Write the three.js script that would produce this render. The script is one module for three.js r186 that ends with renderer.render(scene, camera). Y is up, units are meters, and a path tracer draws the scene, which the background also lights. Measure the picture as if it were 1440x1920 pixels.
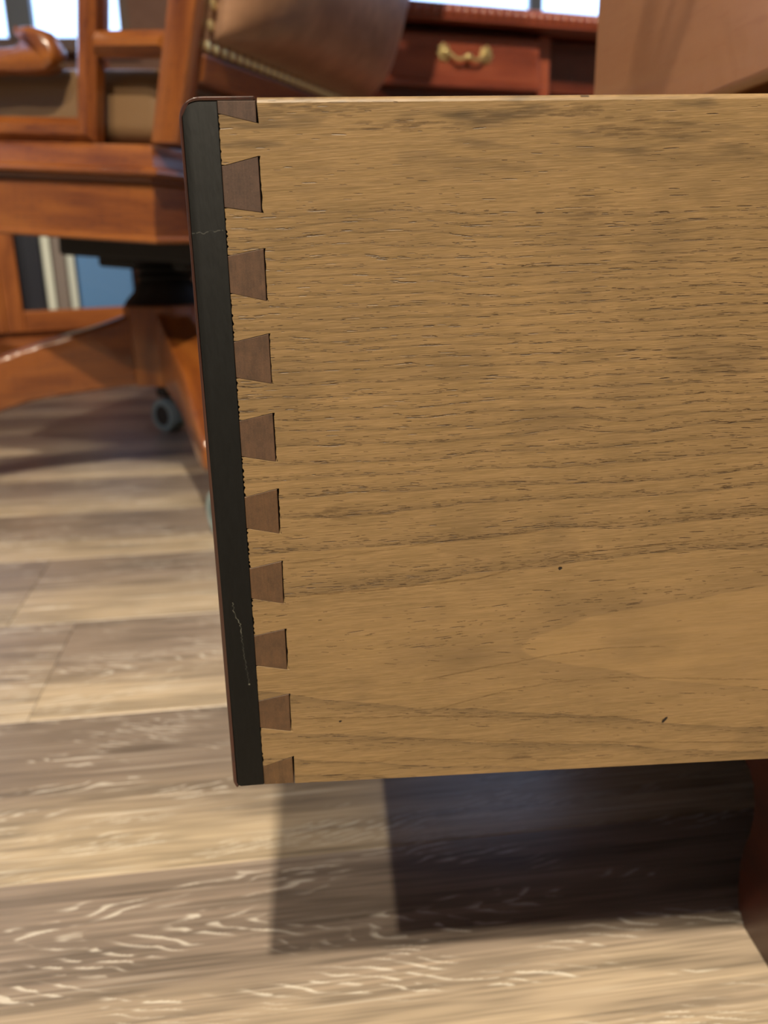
import * as THREE from 'three';
import { RoundedBoxGeometry } from 'three/addons/geometries/RoundedBoxGeometry.js';
import { mergeGeometries, mergeVertices, toCreasedNormals } from 'three/addons/utils/BufferGeometryUtils.js';

// ---------------------------------------------------------------- camera, sky, lamps, exposure
const scene = new THREE.Scene();
const camera = new THREE.PerspectiveCamera(61.93, 0.75, 0.02, 60);
camera.position.set(0.0193, 0.36, 0.2729);
camera.rotation.order = 'YXZ';
const deg = (d) => (d * Math.PI) / 180;
camera.rotation.set(deg(-17.66), deg(-3.32), deg(-0.994));
camera.focus = 0.272;
camera.userData.fStop = 11;
scene.background = new THREE.Color().setRGB(1.5, 2.2, 3.5);      // overcast daylight, seen only through the windows
scene.environment = null;
const renderer = new THREE.WebGLRenderer({ antialias: true });
renderer.toneMapping = THREE.LinearToneMapping;
renderer.toneMappingExposure = 1.0;
renderer.shadowMap.enabled = true;
const WARM = new THREE.Color().setRGB(1.0, 0.865, 0.66);
const CEILING = 2.62;
// x, z, candela, half angle in degrees, size (times 2 cm), where it points on the floor
const LAMPS = [
  [0.01, 1.30, 40, 60, 1.8, [-0.15, -0.3]],
  [-0.97, 1.43, 19, 60, 1.8, [-0.2, -0.4]],
];

// ---------------------------------------------------------------- helpers
const used = new Map();
function numbered(name) {
  const n = used.get(name) ?? 0; used.set(name, n + 1);
  return n ? `${name}_${String(n).padStart(3, '0')}` : name;
}
let seed = 7;
const rnd = () => { seed = (seed * 1664525 + 1013904223) >>> 0; return seed / 4294967296; };
const rr = (a, b) => a + (b - a) * rnd();
function thing(name, label, category, at = [0, 0, 0], turn = 0, group) {
  const o = new THREE.Group(); o.name = numbered(name); scene.add(o);
  o.position.set(...at); o.rotation.y = turn; o.userData = { label, category };
  if (group) o.userData.group = group;
  return o;
}
function struct(name, parent = scene) {
  const o = new THREE.Group(); o.name = name; parent.add(o);
  if (parent === scene) o.userData.kind = 'structure';
  return o;
}
function part(parent, name, geo, mat, label) {
  const m = new THREE.Mesh(Array.isArray(geo) ? merge(geo) : geo, mat);
  m.name = name; m.castShadow = m.receiveShadow = true; parent.add(m);
  if (label) m.userData.label = label;
  return m;
}
function sub(parent, name, label) {
  const o = new THREE.Group(); o.name = name; parent.add(o);
  if (label) o.userData.label = label;
  return o;
}
const merge = (list) => mergeGeometries(list.map((g) => { const h = g.index ? g.toNonIndexed() : g; for (const k of Object.keys(h.attributes)) if (!['position', 'normal', 'uv'].includes(k)) h.deleteAttribute(k); return h; }));
// uv in metres, u along the grain
function grainUV(g, axis = 'x', shift = 0) {
  g = g.index ? g.toNonIndexed() : g;
  const p = g.attributes.position, n = g.attributes.normal, uv = new Float32Array(p.count * 2), A = { x: 0, y: 1, z: 2 }[axis], o = [0, 1, 2].filter((k) => k !== A);
  const P = (i, k) => [p.getX(i), p.getY(i), p.getZ(i)][k], N = (i, k) => Math.abs([n.getX(i), n.getY(i), n.getZ(i)][k]);
  for (let t = 0; t < p.count; t += 3) {
    const s = [0, 1, 2].map((k) => N(t, k) + N(t + 1, k) + N(t + 2, k)), big = s.indexOf(Math.max(...s));
    for (let i = t; i < t + 3; i++) {
      uv[2 * i] = big === A ? P(i, o[0]) * 0.2 + shift : P(i, A) + shift;
      uv[2 * i + 1] = big === A ? P(i, o[1]) : P(i, o.find((k) => k !== big)) + shift * 0.37;
    }
  }
  g.setAttribute('uv', new THREE.BufferAttribute(uv, 2));
  return g;
}
let shiftSeed = 0;
function box(x0, x1, y0, y1, z0, z1, r = 0.002, grain) {
  const w = x1 - x0, h = y1 - y0, d = z1 - z0;
  const g = r > 0 ? new RoundedBoxGeometry(w, h, d, 2, Math.min(r, w / 2.01, h / 2.01, d / 2.01)) : new THREE.BoxGeometry(w, h, d);
  g.translate((x0 + x1) / 2, (y0 + y1) / 2, (z0 + z1) / 2);
  return grainUV(g, grain ?? (w >= h && w >= d ? 'x' : h >= d ? 'y' : 'z'), (shiftSeed += 0.173));
}
const poly = (pts) => new THREE.Shape(pts.map(([x, y]) => new THREE.Vector2(x, y)));
// outline in x, y; from z = z0 (far) to z1 (near)
function slab(pts, z0, z1, bevel = 0, seg = 2, grain = 'x', curveSegments = 12) {
  const s = Array.isArray(pts) ? poly(pts) : pts;
  const g = new THREE.ExtrudeGeometry(s, { depth: z1 - z0 - 2 * bevel, bevelEnabled: bevel > 0, bevelThickness: bevel, bevelSize: bevel, bevelOffset: -bevel, bevelSegments: seg, curveSegments });
  g.translate(0, 0, z0 + bevel);
  return grainUV(toCreasedNormals(g, 0.6), grain, (shiftSeed += 0.173));
}
function lathe(pts, seg = 32) { return toCreasedNormals(new THREE.LatheGeometry(pts.map(([x, y]) => new THREE.Vector2(x, y)), seg), 0.7); }
function tube(pts, r, seg = 40, rad = 10) { return new THREE.TubeGeometry(new THREE.CatmullRomCurve3(pts.map((p) => new THREE.Vector3(...p))), seg, r, rad); }
// a moulded frame: profile of [outwards, height] round a rectangle x0..x1, z0..z1
function frameLoop(profile, x0, x1, z0, z1, m) {
  const pos = [];
  const ring = ([o, y]) => [[x0 - o, y, z1 + o], [x1 + o, y, z1 + o], [x1 + o, y, z0 - o], [x0 - o, y, z0 - o]];
  for (let k = 0; k + 1 < profile.length; k++) {
    const a = ring(profile[k]), b = ring(profile[k + 1]);
    for (let i = 0; i < 4; i++) { const j = (i + 1) % 4; pos.push(...a[i], ...a[j], ...b[j], ...a[i], ...b[j], ...b[i]); }
  }
  const b = ring(profile[0]), t = ring(profile[profile.length - 1]);
  pos.push(...b[0], ...b[2], ...b[1], ...b[0], ...b[3], ...b[2], ...t[0], ...t[1], ...t[2], ...t[0], ...t[2], ...t[3]);
  const g = new THREE.BufferGeometry(); g.setAttribute('position', new THREE.BufferAttribute(new Float32Array(pos), 3));
  g.setAttribute('uv', new THREE.BufferAttribute(new Float32Array(pos.length / 3 * 2), 2));
  g.computeVertexNormals();
  const n = g.attributes.normal, p = g.attributes.position, uv = g.attributes.uv;
  for (let i = 0; i < p.count; i++) Math.abs(n.getX(i)) > 0.7 ? uv.setXY(i, p.getZ(i), p.getY(i)) : Math.abs(n.getZ(i)) > 0.5 || Math.abs(n.getX(i)) < 0.3 ? uv.setXY(i, p.getX(i), p.getY(i) + p.getZ(i) * 0.3) : uv.setXY(i, p.getZ(i), p.getY(i));
  return m ? g.applyMatrix4(m) : g;
}

// ---------------------------------------------------------------- noise and textures
const PERM = new Float32Array(65536); { let s = 12345; for (let i = 0; i < 65536; i++) { s = (s * 1103515245 + 12345) >>> 0; PERM[i] = ((s >>> 8) & 0xffff) / 65535; } }
function noise(x, y) {
  const ix = Math.floor(x), iy = Math.floor(y), fx = x - ix, fy = y - iy, u = fx * fx * (3 - 2 * fx), v = fy * fy * (3 - 2 * fy);
  const a = PERM[((ix & 255) + (iy & 255) * 256)], b = PERM[(((ix + 1) & 255) + (iy & 255) * 256)], c = PERM[((ix & 255) + ((iy + 1) & 255) * 256)], d = PERM[(((ix + 1) & 255) + ((iy + 1) & 255) * 256)];
  return a + (b - a) * u + (c - a) * v + (a - b - c + d) * u * v;
}
const fbm = (x, y) => noise(x, y) * 0.57 + noise(x * 2.1 + 9.2, y * 2.1 + 3.7) * 0.29 + noise(x * 4.3 + 1.1, y * 4.3 + 7.9) * 0.14;
const clamp = (x, a = 0, b = 1) => (x < a ? a : x > b ? b : x);
const smooth = (a, b, x) => { const t = clamp((x - a) / (b - a)); return t * t * (3 - 2 * t); };
function texture(W, H, px, srgb, wrap = THREE.RepeatWrapping) {      // px(i, j) -> [r, g, b] in 0..255
  const data = new Uint8Array(W * H * 4);
  for (let j = 0, k = 0; j < H; j++) for (let i = 0; i < W; i++, k += 4) { const c = px(i, j); data[k] = clamp(c[0], 0, 255); data[k + 1] = clamp(c[1], 0, 255); data[k + 2] = clamp(c[2], 0, 255); data[k + 3] = 255; }
  const t = new THREE.DataTexture(data, W, H, THREE.RGBAFormat);
  t.wrapS = t.wrapT = wrap; t.magFilter = THREE.LinearFilter; t.minFilter = THREE.LinearMipmapLinearFilter; t.generateMipmaps = true;
  if (srgb) t.colorSpace = THREE.SRGBColorSpace;
  t.needsUpdate = true;
  return t;
}
// periodic blend so that a wood texture repeats without a seam along u
function wood(base, dark, light, { size = 0.5, streak = 1, contrast = 1, s = 0 } = {}) {
  const W = 768, H = 512;
  const t = texture(W, H, (i, j) => {
    const x = i / W, y = j / H;
    const f = (xx) => {
      const warp = fbm(xx * 3 + s, y * 3 + s) * 0.35;
      const ring = 0.5 + 0.5 * Math.sin((y + warp * 0.35) * 38 + fbm(xx * 2 + s * 3, y * 6) * 9);
      const fib = noise(xx * 14 + s, y * 240), pore = noise(xx * 40 + s, y * 330 + 17);
      return clamp(0.42 * ring + 0.38 * fbm(xx * 5 + s, y * 26) + 0.25 * fib * streak - (pore > 0.8 ? 0.25 : 0));
    };
    const v = (f(x) * (1 - x) + f(x - 1) * x - 0.5) * contrast;
    const m = v > 0 ? light : dark, a = Math.min(1, Math.abs(v) * 2);
    return [0, 1, 2].map((k) => base[k] + (m[k] - base[k]) * a);
  }, true);
  t.repeat.set(1 / size, 1 / (size * 0.66));
  return t;
}
const grey = (W, H, f, wrap) => texture(W, H, (i, j) => { const v = f(i / W, j / H, i, j) * 255; return [v, v, v]; }, false, wrap);

const M = {};
const std = (o) => new THREE.MeshPhysicalMaterial({ roughness: 0.5, ...o });
const rose = wood([124, 68, 24], [70, 28, 12], [152, 94, 38], { size: 0.5 });
const ripple = grey(512, 512, (x, y) => { const w = (a, b) => fbm(a * 26, b * 20) * 0.8 + 0.2 * noise(a * 60, b * 44); return (w(x, y) * (1 - x) + w(x - 1, y) * x) * (1 - y) + (w(x, y - 1) * (1 - x) + w(x - 1, y - 1) * x) * y; });
ripple.repeat.set(3, 3);
M.rosewood = std({ map: rose, roughness: 0.36, clearcoat: 0.75, clearcoatRoughness: 0.16 });
M.rosewoodDark = std({ map: wood([96, 40, 24], [52, 20, 12], [120, 56, 34], { size: 0.5, s: 5 }), roughness: 0.36, clearcoat: 0.6, clearcoatRoughness: 0.18 });
M.lacquer = std({ map: wood([202, 146, 106], [182, 124, 86], [214, 160, 120], { size: 0.9, s: 11, contrast: 0.6 }), roughness: 0.3, bumpMap: ripple, bumpScale: 0.0003, clearcoat: 1, clearcoatRoughness: 0.05 });
M.deskwood = std({ map: wood([150, 74, 50], [106, 46, 32], [170, 92, 62], { size: 0.6, s: 21 }), roughness: 0.34, clearcoat: 0.7, clearcoatRoughness: 0.15 });
M.casewood = std({ map: wood([150, 84, 36], [96, 46, 18], [178, 108, 52], { size: 0.5, s: 31 }), roughness: 0.4, clearcoat: 0.4, clearcoatRoughness: 0.2 });
M.inside = std({ map: wood([120, 88, 58], [84, 58, 36], [146, 112, 76], { size: 0.5, s: 41 }), roughness: 0.8 });
const hide = grey(512, 512, (x, y) => { const w = (a, b) => 0.5 * fbm(a * 40, b * 40) + 0.5 * noise(a * 110, b * 110); return (w(x, y) * (1 - x) + w(x - 1, y) * x) * (1 - y) + (w(x, y - 1) * (1 - x) + w(x - 1, y - 1) * x) * y; });
hide.repeat.set(6, 6);
const hideColor = texture(256, 256, (i, j) => { const v = fbm(i / 14, j / 14) - 0.5; return [148 + v * 46, 113 + v * 38, 88 + v * 30]; }, true);
hideColor.repeat.set(3, 3);
M.leather = std({ map: hideColor, roughness: 0.36, clearcoat: 0.35, clearcoatRoughness: 0.3, bumpMap: hide, bumpScale: 0.0004, sheen: 0.1 });
M.cushion = std({ color: 0x735a40, roughness: 0.36, bumpMap: hide, bumpScale: 0.0004 });
M.brass = std({ color: 0xe6d296, metalness: 0.85, roughness: 0.42 });
M.blackMetal = std({ color: 0x0c0d10, roughness: 0.55 });
M.blackPlastic = std({ color: 0x17191c, roughness: 0.45 });
M.tread = std({ color: 0x8fa3a3, roughness: 0.5 });
M.mullion = std({ color: 0x5a5f66, roughness: 0.5 });
M.frame = std({ map: wood([96, 70, 54], [76, 54, 42], [112, 84, 66], { size: 0.6, s: 81 }), roughness: 0.5 });
M.glass = new THREE.MeshPhysicalMaterial({ color: 0xffffff, roughness: 0.02, transmission: 1, thickness: 0, ior: 1.45 });
M.wall = std({ map: texture(256, 256, (i, j) => { const v = (fbm(i / 8, j / 8) - 0.5) * 10; return [124 + v, 92 + v, 76 + v]; }, true), roughness: 0.9 });
M.wallLight = std({ map: texture(256, 256, (i, j) => { const v = (fbm(i / 8, j / 8) - 0.5) * 8; return [206 + v, 196 + v, 180 + v]; }, true), roughness: 0.9 });
M.ceiling = std({ color: 0xddd8cc, roughness: 0.95 });
M.lampTrim = std({ color: 0xe6e4de, roughness: 0.4 });
M.lampGlow = new THREE.MeshStandardMaterial({ color: 0x221c12, emissive: WARM, emissiveIntensity: 3, roughness: 0.6 });
M.pavement = std({ color: 0x9a9a96, roughness: 0.95 });

// the light wood of the drawer side: growth rings fan out leftwards from a pointed figure low on the right
const SIDE = { x0: -0.0116, y0: 0.1686, w: 0.25, h: 0.2315 };
function drawerSideMaps() {
  const W = 2048, H = 1896, hgt = new Float32Array(W * H).fill(0.6), col = new Float32Array(W * H * 3), bands = new Float32Array(W * H);
  const bounds = []; { let t = -3000; while (t < -370) { bounds.push(t); t += 66 + 60 * noise(t * 0.013, 3.3); } bounds.push(-306, -157, 0, 130, 300); }
  const zero = 0;
  const level = (X, Y) => {                                                      // millimetres from the point of the figure
    const dx = X * 1000 - 84.9, dy = Y * 1000 - (221 - dx * 0.03) + (noise(X * 42, Y * 110) - 0.5) * 2.6 + (noise(X * 160, Y * 400) - 0.5) * 0.7;
    return dx - Math.pow(Math.abs(dy) / (dy > 0 ? 1.825 : 1.7), 1.818) + zero;
  };
  let bi = 0;
  for (let j = 0; j < H; j++) {
    const Y = SIDE.y0 + ((j + 0.5) / H) * SIDE.h;
    for (let i = 0; i < W; i++) {
      const X = SIDE.x0 + ((i + 0.5) / W) * SIDE.w, k = j * W + i, t = level(X, Y);
      while (bi < bounds.length - 2 && bounds[bi + 1] <= t) bi++;
      while (bi > 0 && bounds[bi] > t) bi--;
      const fr = clamp((t - bounds[bi]) / (bounds[bi + 1] - bounds[bi])), d = Math.pow(fr, 4) * smooth(1, 0.985, fr);
      bands[k] = d;
      const mm = X * 1000, my = Y * 1000, slope = my - mm * 0.045;
      const fibre = noise(mm / 7, slope * 5.2) - 0.5, fine = noise(mm / 2.2, slope * 9) - 0.5, patch = fbm(mm / 34, my / 13) - 0.5, coarse = noise(mm / 26, slope / 1.6) - 0.5;
      const low = smooth(-150, 30, t);                                            // smooth, paler wood within the figure
      let v = 1 + fibre * (0.14 - 0.07 * low) + fine * (0.12 - 0.06 * low) + patch * 0.10 + coarse * 0.06 - d * (0.15 - 0.07 * low) + low * 0.05;
      const smudge = clamp(fbm(mm / 16 + 31, my / 2.6 + 5) * 1.9 - 0.92) * smooth(0.366, 0.398, Y) * 1.4 + clamp(fbm(mm / 30 + 71, my / 20 + 5) * 2.2 - 1.3) * 0.45;
      v *= 1 - smudge * 0.34;
      const g = smudge * 0.25 + d * 0.12;
      col[3 * k] = 125 * v; col[3 * k + 1] = 102 * v * (1 + 0.01 * g); col[3 * k + 2] = (70 + fibre * 4) * v * (1 + 0.15 * g);
      hgt[k] += fibre * 0.16 * (1 - low * 0.7) + fine * 0.1 * (1 - low * 0.7);
    }
  }
  const blot = (X, Y, len, thick, ang, alpha, c, dig) => {                         // one dark mark, spindle shaped
    const cx = ((X - SIDE.x0) / SIDE.w) * W, cy = ((Y - SIDE.y0) / SIDE.h) * H, L = (len / SIDE.w) * W / 2, T = Math.max(0.55, (thick / SIDE.h) * H / 2), ca = Math.cos(ang), sa = Math.sin(ang), R = Math.ceil(L + 2);
    const Ry = Math.ceil(Math.abs(sa) * L + T + 2);
    for (let y = Math.max(0, Math.floor(cy - Ry)); y <= Math.min(H - 1, cy + Ry); y++) for (let x = Math.max(0, Math.floor(cx - R)); x <= Math.min(W - 1, cx + R); x++) {
      const u = ((x - cx) * ca + (y - cy) * sa) / L, v = (-(x - cx) * sa + (y - cy) * ca) / T, q = 1 - u * u * u * u - Math.abs(v) * (0.75 + 0.5 * noise(x * 0.21, y * 0.5));
      if (q <= 0) continue;
      const a = alpha * Math.min(1, q * 1.8), k = y * W + x;
      for (let m = 0; m < 3; m++) col[3 * k + m] += (c[m] - col[3 * k + m]) * a;
      hgt[k] -= dig * Math.min(1, q * 1.5);
    }
  };
  const ink = [48, 34, 20];
  for (let n = 0; n < 42000; n++) {                                                // open pores, crowded along the ring borders
    const X = rr(SIDE.x0, SIDE.x0 + SIDE.w), Y = rr(SIDE.y0, SIDE.y0 + SIDE.h), i = Math.floor(((X - SIDE.x0) / SIDE.w) * (W - 1)), j = Math.floor(((Y - SIDE.y0) / SIDE.h) * (H - 1)), d = bands[j * W + i];
    const inFigure = level(X, Y) > -30 ? 0.12 : level(X, Y) > -130 ? 0.5 : 1;
    if (rnd() > (0.04 + 0.96 * d) * inFigure * (Y > 0.22 ? 1 : 0.4)) continue;
    const e = 0.0012, sl = Math.atan2(-(level(X + e, Y) - level(X - e, Y)), level(X, Y + e) - level(X, Y - e)), ang = clamp(Math.abs(sl) > 1.57 ? sl - Math.PI * Math.sign(sl) : sl, -0.2, 0.2) * 0.55 + rr(-0.02, 0.02);
    const big = rnd() < 0.12;
    blot(X, Y, big ? rr(0.003, 0.0075) : rr(0.001, 0.004), big ? rr(0.0002, 0.00036) : rr(0.00012, 0.00022), ang, rr(0.45, 0.9), ink, big ? 0.5 : 0.3);
  }
  const stroke = (pts, thick, alpha) => {                                          // a vein drawn as overlapping short marks
    for (let s = 0; s + 1 < pts.length; s++) {
      const [ax, ay] = pts[s], [bx, by] = pts[s + 1], n = Math.ceil((bx - ax) / 0.0016), ang = Math.atan2(by - ay, bx - ax);
      for (let k = 0; k < n; k++) { const f = k / n; blot(ax + (bx - ax) * f, ay + (by - ay) * f + rr(-1, 1) * thick * 0.5, rr(0.003, 0.006), thick * rr(0.5, 1.2), ang, alpha * rr(0.25, 1), [72, 54, 32], 0.06); }
    }
  };
  stroke([[0.0021, 0.2555], [0.034, 0.2592], [0.066, 0.2623], [0.115, 0.266], [0.1684, 0.2681]], 0.0005, 0.3);
  stroke([[0.0015, 0.2433], [0.036, 0.2450], [0.0681, 0.2475], [0.0978, 0.2552], [0.1694, 0.2602]], 0.0006, 0.4);
  stroke([[0.0495, 0.209], [0.063, 0.2115], [0.0977, 0.2171], [0.1152, 0.2185], [0.1369, 0.2179]], 0.0005, 0.4);
  stroke([[0.0533, 0.1968], [0.0787, 0.2031], [0.0963, 0.2055], [0.118, 0.2066], [0.1765, 0.2025]], 0.0006, 0.3);
  stroke([[0.0001, 0.1958], [0.0203, 0.1949], [0.0494, 0.1942], [0.079, 0.1921], [0.1251, 0.1896]], 0.0007, 0.4);
  stroke([[-0.0014, 0.1859], [0.0298, 0.1852], [0.0494, 0.1848], [0.0893, 0.1809], [0.1798, 0.1758]], 0.0005, 0.35);
  stroke([[0.0, 0.177], [0.06, 0.1755], [0.12, 0.1725]], 0.0006, 0.25);
  for (const [X, Y, l, h, n] of [[0.0215, 0.2726, 0.017, 0.004, 60], [0.0216, 0.3973, 0.02, 0.003, 50], [0.0434, 0.3921, 0.018, 0.003, 50], [0.0814, 0.3947, 0.026, 0.003, 70], [0.1139, 0.3908, 0.02, 0.004, 60], [0.0845, 0.1748, 0.004, 0.0018, 14], [0.1423, 0.3202, 0.016, 0.008, 50], [0.099, 0.3669, 0.018, 0.009, 40]])
    for (let k = 0; k < n; k++) blot(X + (rnd() + rnd() - 1) * l, Y + (rnd() + rnd() - 1) * h, rr(0.003, 0.009), rr(0.0003, 0.001), 0.03, rr(0.08, 0.3), [64, 49, 32], 0.02);  // streaked stains, with the soft shadows at the right painted in as well
  for (const [X, Y, r, l, a] of [[0.0962, 0.2501, 0.0013, 0.0013, 0], [0.0179, 0.1937, 0.0008, 0.001, 0.5], [0.1262, 0.2698, 0.0005, 0.0006, 0], [0.1386, 0.1877, 0.0012, 0.0028, 0.9]]) for (let k = 0; k < 3; k++) blot(X, Y, l * (1.2 - k * 0.1), r, a, 0.95, [30, 24, 20], 0.4);
  const color = texture(W, H, (i, j) => { const k = (j * W + i) * 3; return [col[k], col[k + 1], col[k + 2]]; }, true, THREE.MirroredRepeatWrapping);
  const bump = grey(W, H, (x, y, i, j) => clamp(hgt[j * W + i]), THREE.MirroredRepeatWrapping);
  return { color, bump };
}
const sideMaps = drawerSideMaps();
M.drawerSide = std({ map: sideMaps.color, bumpMap: sideMaps.bump, bumpScale: 0.00022, roughness: 0.46, specularIntensity: 0.7 });
function pinMaterial(r, g, b, s) {
  return std({ map: texture(192, 192, (i, j) => { const v = 1 + (noise(i / 2 + s, j / 2) - 0.5) * 0.16 + (fbm(i / 22 + s, j / 30) - 0.5) * 0.3 + (noise(i / 3 + s, j / 40) - 0.5) * 0.1, w = noise(i / 1.4 + 50 + s, j / 1.4) > 0.93 ? 14 : 0; return [r * v + w, g * v + w, b * v + w]; }, true, THREE.MirroredRepeatWrapping), roughness: 0.55 });
}
M.pins = [pinMaterial(74, 54, 40, 0), pinMaterial(78, 56, 37, 40), pinMaterial(68, 51, 42, 80), pinMaterial(82, 60, 38, 120)];
M.edgePaint = std({ specularIntensity: 0.4, map: texture(256, 2048, (i, j) => {
  const x = i / 256, y = j / 2048, v = (fbm(x * 14, y * 60) - 0.5) * 9 + (noise(x * 90, y * 500) - 0.5) * 5;
  const Y = 0.1686 + y * 0.2315, X = -0.0206 + x * 0.0096;
  const line = [[-0.0172, 0.2422], [-0.0169, 0.2382], [-0.0152, 0.234], [-0.015, 0.2289], [-0.0143, 0.2165], [-0.0137, 0.2105]];
  let pale = 0;
  for (let k = 0; k < 5; k++) { const [ax, ay] = line[k], [bx, by] = line[k + 1]; if (Y <= ay && Y >= by) { const lx = ax + (bx - ax) * (ay - Y) / (ay - by) + (noise(y * 400, 3) - 0.5) * 0.0006; pale = Math.max(pale, smooth(0.00028, 0.00006, Math.abs(X - lx)) * (0.35 + 0.65 * noise(y * 260, 9)) * (k < 3 ? 1 : 0.55)); } }
  pale = Math.max(pale, smooth(0.0005, 0.0002, Math.hypot(X + 0.0137, Y - 0.2105)));
  const cy = 0.3632 + (noise(x * 9, 4) - 0.5) * 0.0012; pale = Math.max(pale, smooth(0.00025, 0.00005, Math.abs(Y - cy)) * (noise(x * 20, 7) > 0.5 ? 0.5 : 0.12));
  if (noise(x * 70 + 5, y * 900) > 0.985) pale = Math.max(pale, 0.25);
  return [14 + v * 0.6 + pale * 85, 15 + v * 0.6 + pale * 84, 15 + v * 0.6 + pale * 76];
}, true, THREE.ClampToEdgeWrapping), roughness: 0.62, bumpMap: grey(128, 512, (x, y) => fbm(x * 9, y * 60)), bumpScale: 0.00012 });
M.shadedFoot = std({ map: wood([66, 28, 16], [40, 17, 10], [82, 38, 22], { size: 0.5, s: 91 }), roughness: 0.45, clearcoat: 0.25, clearcoatRoughness: 0.25 });  // foot wood coloured darker to stand for the shade under the drawer
M.frontFace = std({ map: wood([50, 24, 17], [28, 14, 12], [70, 36, 24], { size: 0.3, s: 61 }), roughness: 0.36, clearcoat: 0.7, clearcoatRoughness: 0.14 });
M.bareWood = std({ map: wood([122, 92, 58], [96, 68, 40], [146, 114, 74], { size: 0.3, s: 71 }), roughness: 0.5 });

// limed vinyl planks: taupe towards one long edge, pale towards the other, white flecks that follow the printed grain
function plankMaps(n) {
  const W = 2048, H = 320, s = n * 37.7, vAxis = [0.74, 0.5, 0.62, 0.4, 0.5, 0.35][n], way = n % 2 ? -1 : n === 2 ? -1 : 1, figured = n % 3 !== 1, tone = [1, 1.04, 0.95, 1.07, 0.98, 1.02][n];
  const b = new Float32Array(W * H);
  const map = texture(W, H, (i, j) => {
    const X = (i / W) * 1.2, Y = (j / H) * 0.189, y = j / H;
    const pale = smooth(0.66, 0.12, y + (fbm(X * 4 + s, Y * 22) - 0.5) * 0.42) * (n % 2 ? 0.85 : 1);   // the print's own taupe and pale halves
    const dy = Y - 0.189 * vAxis + (noise(X * 6 + s, 2) - 0.5) * 0.016;
    const lev = figured ? X * 38 - way * Math.pow(Math.abs(dy) * 1000, 1.25) * 0.06 + (fbm(X * 24 + s, Y * 70) - 0.5) * 2.4 : Y * 150 + (fbm(X * 5 + s, Y * 34) - 0.5) * 5;
    const f = lev - Math.floor(lev), edge = smooth(0.6, 0.88, f) * smooth(1, 0.96, f);
    const fib = noise(X * 26 + s, Y * 1700), fib2 = noise(X * 9 + s, Y * 620);
    const keep = smooth(0.49, 0.72, fbm(X * 20 + s * 2, Y * 75)) * smooth(0.2, 0.5, noise(X * 110 + s, Y * 520));
    const white = clamp(edge * keep * 1.2 + smooth(0.72, 0.9, fib2) * 0.5 * smooth(0.4, 0.6, fbm(X * 8 + s, Y * 60 + 9)) * (0.5 + pale));
    const dark = smooth(0.68, 0.2, fib) * 0.14 + smooth(0.45, 0.75, fbm(X * 11 + s + 50, Y * 110)) * 0.15;
    const v = tone * (0.93 + 0.14 * fib2) * (1 - dark);
    b[j * W + i] = clamp(0.5 + 0.3 * (fib - 0.5) - 0.35 * white);
    const c = [[136, 122, 110], [186, 168, 142]];
    return [0, 1, 2].map((k) => { const q = (c[0][k] + (c[1][k] - c[0][k]) * pale) * v; return q + ([222, 217, 206][k] - q) * white * 0.62; });
  }, true);
  return std({ map, roughness: 0.34, specularIntensity: 1, bumpMap: grey(W, H, (x, y, i, j) => b[j * W + i]), bumpScale: 0.00012 });
}
M.planks = [0, 1, 2, 3, 4, 5].map(plankMaps);

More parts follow.
